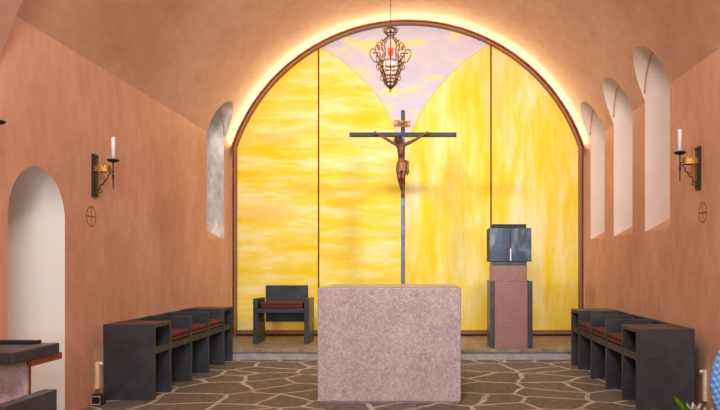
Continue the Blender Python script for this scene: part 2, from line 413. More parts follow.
bm = bmesh.new(); box(bm, XC-HP, XC+HP, YP+.03, YP+.06, PH, PB-.06); struct('trim_3', bm, M['dark'], 'dark strip standing in for the shadow gap under the yellow panels')  # shade of the gap put in as a dark-coloured strip
# arched rim around the panels
prof = [(XC+HP, PH)] + arc(RP, CZ, HP, 90) + [(XC-HP, PH)]
bm = bmesh.new(); rows = []
for i, (x, z) in enumerate(prof):
    a = Vector(prof[max(i-1, 0)]); b = Vector(prof[min(i+1, len(prof)-1)]); t = (b-a).normalized(); nrm = Vector((t.y, -t.x))
    rows.append([bm.verts.new((x+nrm.x*o, yy, z+nrm.y*o)) for o, yy in ((.002, YP-.11), (.022, YP-.11), (.022, YP+.05), (.002, YP+.05))])
for a, b in zip(rows, rows[1:]):
    for k in range(4): bm.faces.new((a[k], a[(k+1) % 4], b[(k+1) % 4], b[k]))
bm.faces.new(rows[0][::-1]); bm.faces.new(rows[-1])
struct('trim_1', bm, M['trimbrown'], 'thin brown arched rim around the yellow panels')

# ------------------------------------------------------------------ altar
AY0, AY1 = 6.25, 7.50; ax0, ax1 = -.951, .33; AH = 1.027
t = thing('altar', ((ax0+ax1)/2, (AY0+AY1)/2, 0), 'massive speckled pink stone block altar in the middle of the floor', 'altar')
link('altar_block', B(ax0, ax1, AY0, AY1, 0.012, AH, bev=.008), M['altar'], t)
link('plinth_joint', B(ax0+.015, ax1-.015, AY0+.015, AY1-.015, 0, .02, bev=0), M['kerb'], t)

# ------------------------------------------------------------------ benches
BH = .69; SEAT = (.435, .478)
def cushion(x0, x1, y0, y1, z0, th):
    nx, ny = 14, 14; bm = bmesh.new()
    b = bmesh.new(); 
    def layer(za, zb):
        box(bm, x0, x1, y0, y1, za, zb, min(.018, (zb-za)*.45))
    layer(z0, z0+th*.52); layer(z0+th*.48, z0+th)
    bmesh.ops.subdivide_edges(bm, edges=[e for e in bm.edges if e.calc_length() > .1], cuts=6, use_grid_fill=True)
    cx, cy = (x0+x1)/2, (y0+y1)/2
    for v in bm.verts:
        u = 1-((v.co.x-cx)/((x1-x0)/2))**2; w = 1-((v.co.y-cy)/((y1-y0)/2))**2
        if v.co.z > z0+th*.9: v.co.z += .012*max(0, u)*max(0, w)
    return bm
def bench(side, xf, xb, ys, label, labels_c, grp):
    xa, xz = min(xf, xb), max(xf, xb)
    t = thing('choir_bench', ((xa+xz)/2, (ys[0]+ys[-1])/2, 0), label, 'bench', 'dark steel benches along the walls')
    T = .04; ends = []
    for i, y in enumerate(ys):
        a = y if i < 5 else y-T
        link('end_panel' if i in (0, 5) else 'divider', B(xa, xz, a, a+T, 0, BH if i in (0, 5) else BH-.001, bev=.003), M['steel'], t)
    # seat slab and back in runs, tops on the two end boxes
    q = .001
    runs = [(ys[0]+T, ys[1]), (ys[1]+T, ys[2]), (ys[2]+T, ys[3]), (ys[3]+T, ys[4]), (ys[4]+T, ys[5]-T)]
    sb = bmesh.new(); bb = bmesh.new()
    for a, b in runs:
        xfi = xf - side*0
        box(sb, min(xf+(.004 if side > 0 else -.004), xb), max(xf+(.004 if side > 0 else -.004), xb), a+q, b-q, SEAT[0]-.02, SEAT[1], .002)
        xi = xb - side*.03
        box(bb, min(xi, xb), max(xi, xb), a+q, b-q, SEAT[1]+q, BH-.002, .002)
    link('seat', sb, M['steel'], t); link('back_panel', bb, M['steel'], t)
    for a, b in (runs[0], runs[-1]):
        link('box_top', B(xa, xz, a+q, b-q, BH-.035, BH, bev=.002), M['steel'], t)
    for (a, b), lab in zip(runs[1:4], labels_c):
        c = cushion(min(xf+side*.004, xb-side*.05), max(xf+side*.004, xb-side*.05), a+.012, b-.012, SEAT[1]+.001, .085)
        tag(link('seat_cushion', c, M['cushion'], smooth=True), lab, 'cushion', grp)
    return t
bench(-1, -2.455, -2.918, [6.37, 6.77, 7.38, 7.97, 8.58, 8.985], 'dark steel three-seat bench along the left wall', (
    'dark red seat cushion on the left bench, next to its end box near the doorway', 'dark red seat cushion on the middle seat of the left bench', 'dark red seat cushion on the left bench, closest to the yellow panels'), 'cushions on the benches')
bench(1, 1.81, 2.30, [5.945, 6.375, 6.95, 7.57, 8.19, 8.62], 'dark steel three-seat bench along the wall with three windows', (
    'dark red seat cushion on the right bench, closest to the candle bracket', 'dark red seat cushion on the middle seat of the right bench', 'dark red seat cushion on the right bench, closest to the yellow panels'), 'cushions on the benches')

# ------------------------------------------------------------------ armchairs
def armchair(cx, yf, z, label, flip=1):
    """seat front at yf, opening towards -y (flip=1) or +y (flip=-1)"""
    t = thing('armchair', (cx, yf, z), label, 'chair', 'dark steel armchairs')
    def bx(x0, x1, a, b, z0, z1, bev=.003):
        ya, yb = sorted((yf+flip*a, yf+flip*b)); return B(cx+x0, cx+x1, ya, yb, z+z0, z+z1, bev=bev)
    for s in (-1, 1):
        x0, x1 = sorted((s*.315, s*.38)); link('arm_panel', bx(x0, x1, 0, .44, 0, .62), M['steel'], t)
    link('seat', bx(-.314, .314, .01, .40, .425, .485), M['steel'], t)
    link('backrest', bx(-.30, .30, .401, .43, .27, .79), M['steel'], t)
    c = cushion(cx-.29, cx+.29, min(yf+flip*.02, yf+flip*.39), max(yf+flip*.02, yf+flip*.39), z+.486, .085)
    return t, c
t, c = armchair(-1.945, 9.52, PH, 'dark steel armchair with red cushion on the step before the yellow panels')
tag(link('seat_cushion', c, M['cushion'], smooth=True), 'dark red cushion on the armchair before the yellow panels', 'cushion')
t, c = armchair(-2.215, 3.5, 0, 'dark steel armchair by the side table, only its arm panel in view', -1)
c.free()

# ------------------------------------------------------------------ tabernacle on its pedestal
ty = 9.07; s_ = ty
tx0, tx1 = X(490, ty), X(532.5, ty); tcx = (tx0+tx1)/2
t = thing('pedestal', (tcx, ty+.2, PH), 'rose stone pedestal between dark steel uprights', 'pedestal')
for a, b in ((tx0, X(494.3, ty)), (X(528, ty), tx1)): link('upright', B(a, b, ty-.01, ty+.42, PH, H(281, ty), bev=.003), M['steel'], t)
link('stone_block', B(X(494.4, ty), X(527.9, ty), ty+.01, ty+.40, PH, H(282, ty), bev=.004), M['tabstone'], t)
link('stone_neck', B(X(492, ty), X(527.4, ty), ty+.03, ty+.38, H(282, ty)+.001, H(264.8, ty), bev=.004), M['tabstone'], t)
link('collar', B(X(492.6, ty), X(527, ty), ty+.02, ty+.38, H(264.8, ty)+.001, H(261.6, ty)-.001, bev=.002), M['polesteel'], t)
yb = ty-.03
t = thing('tabernacle', (tcx, ty+.2, H(261.6, ty)), 'dark clouded steel tabernacle box on the rose stone pedestal', 'tabernacle')
b0, b1 = X(489.6, yb), X(531.6, yb); z0, z1 = H(261.6, ty), H(227.8, yb); bc = (b0+b1)/2
link('casing', B(b0, b1, yb+.012, yb+.42, z0, z1, bev=.004), M['slate'], t)
for a, b in ((b0+.002, bc-.002), (bc+.002, b1-.002)):
    dd = link('tabernacle_door', B(a, b, yb, yb+.011, z0+.003, z1-.003, bev=.002), M['tabmetal'], t)
    if a > b0+.1:
        k = bmesh.new(); zz = H(244, yb); tube(k, [(X(520, yb), yb+.001, zz), (X(520, yb), yb-.018, zz)], .007, 10); link('keyhole_knob', k, M['polesteel'], dd, True)
link('seam_glint', B(bc-.008, bc+.008, yb-.012, yb-.0005, H(261, yb), H(248.5, yb), bev=.002), M['white'], t, label='pale upright bar in place of a glint, low between the doors')  # white bar stands in for the glint on the door seam
link('top_plate', B(X(492.8, yb), X(526.6, yb), yb+.03, yb+.4, z1+.001, H(224, yb), bev=.003), M['slate'], t)

# ------------------------------------------------------------------ crucifix
cy = 9.15; cx = X(403, cy)
t = thing('crucifix', (cx, cy, PH), 'tall dark steel crucifix with carved brown figure behind the stone altar', 'cross')
link('base_plate', B(cx-.22, cx+.22, cy-.11, cy+.24, PH, PH+.02), M['polesteel'], t)
W = .026
zc0, zc1 = H(137, cy), H(132.7, cy)
link('post', B(cx-W, cx+W, cy-W, cy+W, PH+.021, zc0-.001, bev=.003), M['polesteel'], t)
bm = B(cx-W, cx+W, cy-W, cy+W, zc0, H(110.5, cy), bev=.003)
link('post_head', bm, M['slate'], t)
bm = bmesh.new()
box(bm, X(349.5, cy), cx-W-.0005, cy-W, cy+W, zc0, zc1, .003); box(bm, cx+W+.0005, X(456.5, cy), cy-W, cy+W, zc0, zc1, .003)
link('crossbar', bm, M['slate'], t)
# title plaque: a small curling scroll
yf = cy-W; px0, px1 = X(394, cy), X(410.3, cy); pz0, pz1 = H(127.6, cy), H(121.2, cy)
bm = bmesh.new(); top = []; n = 24
for k in range(n+1):
    u = k/n; xx = px0+(px1-px0)*u; yy = yf-.016-.010*math.sin(u*PI*3-.6)
    dz = .006*math.sin(u*PI*2)
    top.append([bm.verts.new((xx, yy+o, zz+dz)) for o, zz in ((-.006, pz0), (-.006, pz1), (.006, pz1), (.006, pz0))])
for a, b in zip(top, top[1:]):
    for k in range(4): bm.faces.new((a[k], a[(k+1) % 4], b[(k+1) % 4], b[k]))
bm.faces.new(top[0][::-1]); bm.faces.new(top[-1])
pl = link('title_plaque', bm, M['plaque'], t, True)
fc = bpy.data.curves.new('tt', 'FONT'); fc.body = 'INRI'; fc.size = .078; fc.extrude = .003; fc.align_x = 'CENTER'; fc.align_y = 'CENTER'
fo = bpy.data.objects.new('tt', fc); COL.objects.link(fo); bpy.context.view_layer.update()
me = bpy.data.meshes.new_from_object(fo.evaluated_get(bpy.context.evaluated_depsgraph_get()))
bm = bmesh.new(); bm.from_mesh(me); bpy.data.objects.remove(fo)
bmesh.ops.transform(bm, matrix=Matrix.Translation(((px0+px1)/2, yf-.033, (pz0+pz1)/2-.002)) @ Matrix.Rotation(PI/2, 4, 'X'), verts=bm.verts)
link('lettering', bm, M['ink'], pl)
# carved figure: one continuous skin
def pt(px, py, d): return Vector((X(px, cy), yf-d, H(py, cy)))
R1 = cy/F
sk = {'pel': (402, 165.5, .062, 4.0), 'wai': (401.4, 160, .066, 3.1), 'rib': (401.2, 155, .074, 4.4), 'che': (401.4, 150, .078, 5.0), 'upc': (401.4, 146.8, .072, 3.5),
      'nec': (400.2, 144.2, .08, 1.7), 'jaw': (398.8, 142.6, .098, 2.0), 'hed': (398.2, 140.2, .096, 2.9), 'cra': (398.2, 138, .088, 2.5),
      'nos': (398.0, 141.0, .131, .55),
      'lsh': (396.6, 145.6, .062, 1.9), 'lua': (392, 143.2, .056, 1.8), 'lel': (387, 140.2, .05, 1.45), 'lfa': (383.5, 138, .046, 1.45), 'lwr': (379, 135.6, .038, .95), 'lha': (376.6, 134.4, .034, 1.15),
      'rsh': (406.4, 145.2, .062, 1.9), 'rua': (411, 143, .056, 1.8), 'rel': (416, 140.4, .05, 1.45), 'rfa': (419.5, 138.2, .046, 1.45), 'rwr': (423.8, 135.6, .038, .95), 'rha': (426.2, 134.6, .034, 1.15),
      'lhi': (399.6, 168.5, .066, 3.1), 'lth': (399.2, 173.5, .082, 2.8), 'lkn': (399.6, 179.5, .098, 2.1), 'lca': (400.8, 184, .07, 2.1), 'lan': (402.2, 191.5, .05, 1.15), 'lft': (402.4, 194.5, .058, 1.3), 'lto': (402, 197.6, .07, .95),
      'rhi': (404.3, 168.5, .066, 3.1), 'rth': (404, 173.5, .086, 2.8), 'rkn': (403.4, 179.5, .104, 2.1), 'rca': (403.9, 184, .078, 2.1), 'ran': (403.6, 191, .078, 1.15), 'rft': (403.4, 194.2, .086, 1.3), 'rto': (403.6, 197.4, .094, .95)}
ed = [('pel', 'wai'), ('wai', 'rib'), ('rib', 'che'), ('che', 'upc'), ('upc', 'nec'), ('nec', 'jaw'), ('jaw', 'hed'), ('hed', 'cra'), ('hed', 'nos'),
      ('upc', 'lsh'), ('lsh', 'lua'), ('lua', 'lel'), ('lel', 'lfa'), ('lfa', 'lwr'), ('lwr', 'lha'), ('upc', 'rsh'), ('rsh', 'rua'), ('rua', 'rel'), ('rel', 'rfa'), ('rfa', 'rwr'), ('rwr', 'rha'),
      ('pel', 'lhi'), ('lhi', 'lth'), ('lth', 'lkn'), ('lkn', 'lca'), ('lca', 'lan'), ('lan', 'lft'), ('lft', 'lto'), ('pel', 'rhi'), ('rhi', 'rth'), ('rth', 'rkn'), ('rkn', 'rca'), ('rca', 'ran'), ('ran', 'rft'), ('rft', 'rto')]
for s, sg in (('l', -1), ('r', 1)):       # five fingers a hand, curling forward from the palm
    hx, hy, hd, _ = sk[s+'ha']
    for j, (dx, dy, L) in enumerate(((2.2, -1.3, 1.0), (2.6, -.7, 1.1), (2.6, -.05, 1.0), (2.2, .6, .85))):
        a, b = s+'f%da' % j, s+'f%db' % j
        sk[a] = (hx+sg*dx*.62, hy+dy*.9-.3, hd+.006, .42); sk[b] = (hx+sg*dx, hy+dy*1.1-.3, hd+.02, .34); ed += [(s+'ha', a), (a, b)]
    sk[s+'ta'] = (hx+sg*.2, hy-1.5, hd+.012, .45); sk[s+'tb'] = (hx+sg*.9, hy-2.3, hd+.022, .36); ed += [(s+'ha', s+'ta'), (s+'ta', s+'tb')]
keys = list(sk); off = Vector(t.location)
me = bpy.data.meshes.new('skin'); me.from_pydata([pt(*sk[k][:3]) for k in keys], [(keys.index(a), keys.index(b)) for a, b in ed], [])
so = bpy.data.objects.new('skin', me); COL.objects.link(so)
m = so.modifiers.new('s', 'SKIN'); m.branch_smoothing = .3
sv = me.skin_vertices[0].data
for i, k in enumerate(keys):
    r = sk[k][3]*R1; sv[i].radius = (r, r*(.8 if k in ('pel', 'wai', 'rib', 'che', 'upc') else 1)); sv[i].use_root = (k == 'pel')
so.modifiers.new('d', 'SUBSURF').levels = 3
bpy.context.view_layer.update()
me2 = bpy.data.meshes.new_from_object(so.evaluated_get(bpy.context.evaluated_depsgraph_get())); bpy.data.objects.remove(so)
bm = bmesh.new(); bm.from_mesh(me2); bm.normal_update()
nd = [(v, v.normal.copy(), (v.co.x*F/cy+PX), (PY-(v.co.z-EYE)*F/cy)) for v in bm.verts]
def bell(d, w): return math.exp(-(d/w)**2)
for v, nr, ppx, ppy in nd:                       # chest, ribs, sunken belly, knees and face carved into the skin
    fr = max(0, -nr.y)
    if 395 < ppx < 408 and 144 < ppy < 165:
        o = 0
        for sg in (-1, 1): o += .010*bell(ppx-401.4-sg*2.3, 1.8)*bell(ppy-149.2, 1.5)
        o -= .007*bell(ppx-401.4, .7)*bell(ppy-150, 3)
        if 151 < ppy < 157: o += .0042*math.sin((ppy-151+abs(ppx-401.4)*.35)*PI*1.05)*min(1, abs(ppx-401.4)/1.4)
        o -= .011*bell(ppx-401.4, 2.6)*bell(ppy-159, 1.8)
        o -= .008*bell(ppx-401.4, .45)*bell(ppy-160.4, .5)
        v.co.y -= o*fr
    if 177 < ppy < 182: v.co.y -= .006*bell(ppy-179.3, 1.1)*fr
    if ppy < 144 and 395 < ppx < 402 and fr > .2:
        for sg in (-1, 1): v.co.y += .009*bell(ppx-398.1-sg*1.05, .6)*bell(ppy-140.3, .45)*fr
        v.co.y -= .006*bell(ppx-398.1, 1.6)*bell(ppy-139.5, .4)*fr
        v.co.y += .006*bell(ppx-398.2, .9)*bell(ppy-142.1, .25)*fr
        for sg in (-1, 1): v.co.y -= .004*bell(ppx-398.1-sg*1.3, .7)*bell(ppy-141.2, .6)*fr
fig = link('carved_figure', bm, M['corpus'], t, True, label='carved brown wooden figure with arms outstretched')
# loincloth: folded wrap with a hanging knot
bm = bmesh.new(); rings = []; n = 96
for j, (py, rx, ry) in enumerate(((162.4, 3.9, 3.4), (163.1, 4.5, 3.9), (164.6, 4.9, 4.1), (166.6, 5.3, 4.4), (168.8, 5.6, 4.7), (170.8, 5.7, 5.0), (172.6, 5.5, 5.0))):
    ring = []; g = j/6
    for k in range(n):
        a = 2*PI*k/n; f = 1+(.025+.03*g)*math.sin(a*11+j*1.1)+.025*math.sin(a*5-j*.9)+.018*math.sin(a*17+j*1.9)
        hem = (1.6*math.cos(a-.3)+.5*math.sin(a*3))*g-(.8*math.cos(a+.2))*(1-g)
        p = pt(402, py-hem*.8, .066); ring.append(bm.verts.new(p+Vector((math.cos(a)*rx*f*R1, math.sin(a)*ry*f*R1, 0))))
    rings.append(ring)
for a, b in zip(rings, rings[1:]):
    for k in range(n): bm.faces.new((a[k], a[(k+1) % n], b[(k+1) % n], b[k]))
tube(bm, [pt(402, 162.5, .066)+Vector((math.cos(a)*4.15*R1, math.sin(a)*3.6*R1, (.8*math.cos(a+.2)*.8+.2*math.sin(a*9))*R1)) for a in [2*PI*k/60 for k in range(61)]], .008, 8, False)
tube(bm, [pt(407, 162, .08), pt(408.2, 165, .085), pt(407.6, 169, .08), pt(408, 173, .075), pt(407.2, 176.5, .07)], [.008, .013, .017, .02, .006], 10)
tube(bm, [pt(406.4, 161.8, .085), pt(408.6, 163.2, .095), pt(406.9, 164.6, .09)], [.01, .018, .01], 8)
link('loincloth', bm, M['loin'], fig, True, label='gilded carved loincloth')
bm = bmesh.new()
tube(bm, catmull([pt(398.2, 137.2, .075), pt(397.0, 139.5, .062), pt(396.2, 142, .064), pt(395.8, 144.6, .075)], 4), [.018]*5+[.03]*4+[.024]*3+[.006], 10)
tube(bm, catmull([pt(399, 137.2, .072), pt(400.3, 139.2, .065), pt(400.8, 141.5, .062), pt(401, 143.6, .062)], 4), [.018]*5+[.028]*4+[.02]*3+[.006], 10)
tube(bm, [pt(398.6, 143.2, .125), pt(398.4, 144.4, .122), pt(398.5, 145.8, .11)], [.012, .017, .004], 8)
link('hair_and_beard', bm, M['hair'], fig, True)
bm = bmesh.new(); c0 = pt(398.3, 138.4, .092)
for q in range(3): tube(bm, [c0+Vector((math.cos(a)*.041, math.sin(a)*.041, .005*math.sin(a*5+q*2.1))) for a in [2*PI*k/36 for k in range(37)]], .006, 6)
link('thorn_crown', bm, M['hair'], fig, True)

# ------------------------------------------------------------------ hanging sanctuary lamp
ly = 6.9; lx = X(390.5, ly); lt = H(27.5, ly); zapex = CZ+math.sqrt(RV**2-(lx-XC)**2)
t = thing('hanging_lamp', (lx, ly, lt), 'ornate gilt wrought hanging lamp with red glass on a thin chain', 'lamp')
u = .00180*1.0
def zz(y): return lt-(y-30)*u
bm = bmesh.new(); zc = zapex-.004; z = zz(20); nl = 0
links = int((zc-z)/.026)
for k in range(links):
    z0 = z+(zc-z)*k/links; L = (zc-z)/links
    pts = []
    for q in range(13):
        a = 2*PI*q/12; w = math.cos(a)*.0065; h_ = math.sin(a)*(L*.62)
        pts.append((lx+(w if k % 2 else 0), ly+(0 if k % 2 else w), z0+L/2+h_))
    tube(bm, pts, .0022, 5, False)
link('chain', bm, M['iron'], t, True)
link('ceiling_rose', lathe(bmesh.new(), [(0, -.03), (.03, -.03), (.045, -.01), (.05, 0), (0, 0)], (lx, ly, zapex-.003)), M['iron'], t, True)
def hoop(bm, r, y, tr): tube(bm, [(lx+r*math.cos(2*PI*k/40), ly+r*math.sin(2*PI*k/40), zz(y)) for k in range(41)], tr, 6, False)
def radial(bm, prof, ang, tr, n=6, nn=6):
    pts = [(lx+r*u*math.cos(ang), ly+r*u*math.sin(ang), zz(y)) for r, y in prof]
    tube(bm, catmull(pts, n), tr, nn)
bm = bmesh.new(); hoop(bm, 34*u, 48, .0045); hoop(bm, 26*u, 62, .004); hoop(bm, 14*u, 78, .004)
for k in range(8):
    a = 2*PI*k/8
    radial(bm, [(2, 22), (14, 30), (30, 40), (36, 54), (26, 66), (14, 78)], a, .0052)
    radial(bm, [(34, 52), (42, 46), (44, 36), (36, 34), (33, 40)], a, .0035)
lathe(bm, [(0, .02), (.006, .018), (.012, .006), (.008, -.01), (.013, -.03), (.006, -.05), (0, -.05)], (lx, ly, zz(30)), 12)
link('crown', bm, M['gilt'], t, True)
NR = 8
for k in range(NR):
    bm = bmesh.new(); a = 2*PI*k/NR+.05
    radial(bm, [(14, 78), (30, 92), (44, 112), (46, 135), (40, 160), (46, 185), (58, 205), (64, 225)], a, .0062)
    radial(bm, [(46, 120), (66, 112), (74, 128), (70, 142), (62, 136), (64, 128)], a, .0052)
    radial(bm, [(64, 226), (90, 216), (108, 190), (112, 168), (102, 150), (86, 152), (82, 166), (90, 172), (96, 166)], a, .006)
    radial(bm, [(60, 228), (74, 236), (76, 254), (64, 262), (56, 252), (62, 246)], a, .0052)
    radial(bm, [(66, 224), (64, 250), (52, 276), (40, 300), (36, 320), (24, 345), (4, 366)], a, .0062)
    radial(bm, [(42, 296), (54, 300), (54, 316), (44, 320), (42, 312)], a, .005)
    link('scroll_arm', bm, M['gilt'], t, True)
for y, r in ((225, 66), (278, 50), (318, 36)):
    bm = bmesh.new(); nb = 20; zt = zz(y)
    ring_i = []
    for q in range(nb*2+1):
        a = 2*PI*q/(nb*2); pk = .012 if q % 2 else 0
        ring_i.append([bm.verts.new((lx+(r*u+o)*math.cos(a), ly+(r*u+o)*math.sin(a), zt+dz)) for o, dz in ((0, -.010), (0, .004+pk), (.003, .004+pk), (.003, -.010))])
    for A_, B_ in zip(ring_i, ring_i[1:]):
        for q in range(4): bm.faces.new((A_[q], A_[(q+1) % 4], B_[(q+1) % 4], B_[q]))
    link('gallery_ring', bm, M['gilt'], t)
bm = bmesh.new(); lathe(bm, [(0, -.075), (.004, -.07), (.011, -.045), (.006, -.03), (.016, -.012), (.02, 0), (.008, .01), (0, .01)], (lx, ly, zz(345)), 14)
for k in range(8):
    a = 2*PI*k/8; radial(bm, [(36, 318), (38, 330), (32, 342), (34, 350)], a, .003); radial(bm, [(50, 280), (54, 292), (46, 304)], a, .003)
link('pendant_finial', bm, M['gilt'], t, True)
bm = lathe(bmesh.new(), [(0, -.040), (.014, -.038), (.026, -.014), (.030, .012), (.027, .040), (.023, .040), (.019, -.01), (0, -.02)], (lx, ly, zz(166)), 24); link('red_glass', bm, M['redglass'], t, True, label='glowing red glass cup')
bm = lathe(bmesh.new(), [(0, -.014), (.006, -.008), (.007, .002), (.003, .016), (0, .024)], (lx, ly, zz(160)), 12); link('flame', bm, M['flame'], t, True)
bm = lathe(bmesh.new(), [(.033*math.sin(PI*k/14), -.033*math.cos(PI*k/14)) for k in range(15)], (lx, ly, zz(222)), 24); link('white_globe', bm, M['globe'], t, True, label='lit white glass globe')
bm = lathe(bmesh.new(), [(0, -.024), (.014, -.02), (.022, 0), (.026, .02), (.022, .02), (.016, 0), (0, -.01)], (lx, ly, zz(270)), 24); link('white_cup', bm, M['globe'], t, True)
bm = bmesh.new(); tube(bm, [(lx, ly, zz(y)) for y in (186, 206, 238, 262, 280, 345)], [.008, .008, .007, .007, .005, .005], 8)
link('centre_rod', bm, M['gilt'], t, True)

# ------------------------------------------------------------------ candle brackets and painted crosses
def sconce(yc, side, hc, label, clabel, xlabel, crossy, crossh):
    xw = XR if side > 0 else XL; d = -side
    def P(o, y, z): return (xw+d*o, yc+y, hc+z)
    t = thing('candle_bracket', (xw, yc, hc-.19), label, 'candle holder', 'wrought wall candle brackets')
    bm = bmesh.new()
    a, b = sorted((xw, xw+d*.022)); box(bm, a, b, yc-.045, yc+.045, hc-.19, hc+.19, .004)
    a, b = sorted((xw+d*.022, xw+d*.028)); box(bm, a, b, yc-.028, yc+.028, hc-.165, hc+.165, .003)
    bp = link('back_plate', bm, M['bronze'], t)
    for s in (-1, 1):
        for z in (-.165, .165): link('rivet', lathe(bmesh.new(), [(0, .008), (.006, .006), (.008, 0), (.008, -.006), (0, -.006)], P(.026, s*.02, z), 8), M['iron'], bp, True)
    # crenellated brass gallery
    bm = bmesh.new(); n = 44; z0 = .055; rows = []
    for k in range(n+1):
        a = PI*k/n; o = .03+.118*math.sin(a); y = .05*math.cos(a)
        tt = .022 if (k % 4) < 2 else .006
        nr = Vector((math.sin(a)*.05, math.cos(a)*.12)).normalized()*.003
        rows.append([bm.verts.new(P(o+q*nr.x, y+q*nr.y, zz_)) for q, zz_ in ((-1, z0-.022), (1, z0-.022), (1, z0+.012+tt), (-1, z0+.012+tt))])
    for A_, B_ in zip(rows, rows[1:]):
        for k in range(4): bm.faces.new((A_[k], A_[(k+1) % 4], B_[(k+1) % 4], B_[k]))
    bm.faces.new(rows[0][::-1]); bm.faces.new(rows[-1])
    link('crenellated_arm', bm, M['brass'], t, label='brass crenellated arm')
    bm = bmesh.new()
    tube(bm, catmull([P(.026, 0, -.125), P(.05, 0, -.118), P(.058, 0, -.085), P(.085, 0, -.075), P(.098, 0, -.045), P(.122, 0, -.03), P(.128, 0, .0), P(.15, 0, .022), P(.172, 0, .03)], 6), .005, 8)
    tube(bm, catmull([P(.05, 0, -.118), P(.066, 0, -.13), P(.062, 0, -.15), P(.044, 0, -.146), P(.046, 0, -.132)], 6), .004, 8)
    tube(bm, catmull([P(.172, 0, .03), P(.158, 0, .05), P(.14, 0, .04), P(.146, 0, .024)], 6), .004, 8)
    link('scroll_bracket', bm, M['iron'], t, True)
    o = .172
    bm = bmesh.new(); lathe(bm, [(0, -.12), (.004, -.115), (.006, -.02), (.012, .0), (.006, .01), (.006, .11), (.009, .118), (0, .119)], P(o, 0, 0), 12); link('spike', bm, M['iron'], t, True)
    bm = bmesh.new(); lathe(bm, [(.006, .119), (.03, .12), (.052, .132), (.054, .142), (.05, .142), (.03, .127), (.018, .126), (.018, .15), (.021, .15), (.021, .121), (.006, .1195)], P(o, 0, 0), 24); link('drip_dish', bm, M['iron'], t, True)
    bm = bmesh.new(); lathe(bm, [(0, .1275), (.0165, .1275), (.0165, .335), (.012, .343), (0, .341)], P(o, 0, 0), 20)
    c = thing('candle', P(o, 0, .1275), clabel, 'candle', 'candles on the wall brackets')
    link('wax', bm, M['wax'], c, True); bm = bmesh.new(); tube(bm, [P(o, 0, .338), P(o+.002, 0, .356)], .002, 6); link('wick', bm, M['dark'], c)
    if xlabel:
        bm = bmesh.new(); r = .088; x0 = xw+d*.002
        tube(bm, [(x0, crossy+r*math.cos(2*PI*k/40), crossh+r*math.sin(2*PI*k/40)) for k in range(41)], .004, 6, False)
        tube(bm, [(x0, crossy, crossh-r), (x0, crossy, crossh+r)], .004, 6); tube(bm, [(x0, crossy-r, crossh), (x0, crossy+r, crossh)], .006, 6)
        for v in bm.verts: v.co.x = xw+d*max(.0005, abs(v.co.x-xw)*.5)
        tag(link('consecration_cross', bm, M['paint_red'], loc=(x0, crossy, crossh)), xlabel, 'wall cross', 'ringed crosses on the side walls')
sconce(6.20, -1, 2.024, 'wrought candle bracket on the left wall between doorway and window', 'white candle on the bracket between doorway and left window', 'small faded red ringed cross on the left wall', 6.15, 1.66)
sconce(6.19, 1, 2.09, 'wrought candle bracket on the wall with three windows', 'white candle on the bracket beside the three windows', 'small faded red ringed cross on the wall with three windows', 6.11, 1.69)
sconce(4.51, -1, 2.024, 'wrought candle bracket cut by the left picture edge', 'white candle cut by the left picture edge', None, 0, 0)

# ------------------------------------------------------------------ side table at the left
t = thing('side_table', (-2.62, 4.15, 0), 'dark slab table on a pale stone block before the arched doorway', 'table')
link('table_top', B(XL+.02, -2.29, 3.90, 4.40, .683, .75, bev=.006), M['steel'], t)
link('stone_block', B(-2.86, -2.353, 4.14, 4.165, 0, .682, bev=.003), M['pillar'], t, label='pale pink stone supporting block')
link('back_ledge', B(XL+.02, -2.40, 4.33, 4.395, .7505, .768, bev=.003), M['slate'], t)
link('brown_strip', B(-2.335, -2.31, 4.12, 4.47, .64, .682, bev=.002), M['redbrown'], t, label='red-brown strip below the slab edge')  # red-brown strip running below the table top's side edge
link('leg', B(-2.40, -2.353, 4.166, 4.195, 0, .682, bev=.002), M['redbrown'], t, label='thin red-brown upright behind the stone')  # thin red-brown upright just behind the stone

# ------------------------------------------------------------------ small fittings low on the walls
def fitting(yc, side, z0, z1, lab):
    xw = XR if side > 0 else XL; d = -side
    t = thing('wall_fitting', (xw, yc, z0), lab, 'wall fitting', 'slim beige fittings low on the walls')
    a, b = sorted((xw+d*.0005, xw+d*.003)); link('mortar_patch', B(a, b, yc-.04, yc+.16, z0-.02, z1+.12, bev=0), M['putty'], t)
    a, b = sorted((xw+d*.0035, xw+d*.036)); link('cover', B(a, b, yc-.025, yc+.025, z0, z1, bev=.006), M['beige'], t)
    bm = bmesh.new(); tube(bm, [(xw+d*.036, yc, z1-.015), (xw+d*.06, yc, z1-.015)], .014, 12); link('knob', bm, M['white'], t, True)
fitting(6.24, -1, .13, .37, 'slim beige fitting with white knob on the left wall beside the bench')
fitting(6.03, 1, .06, .33, 'slim beige fitting with white knob beside the right bench')
ux, uy = -2.87, 6.16
t = thing('floor_uplight', (ux, uy, 0), 'small black box uplight on the floor beside the left bench', 'lamp')
link('housing', B(ux-.047, ux+.047, uy-.04, uy+.06, 0.001, .095, bev=.006), M['dark'], t)
fr = bmesh.new(); tube(fr, [(ux-.038, uy-.043, .014), (ux+.038, uy-.043, .014), (ux+.038, uy-.043, .082), (ux-.038, uy-.043, .082), (ux-.038, uy-.043, .014)], .004, 6); link('bezel', fr, M['beige'], t)
link('lens', B(ux-.034, ux+.034, uy-.0425, uy-.0405, .018, .078, bev=0), M['slate'], t)

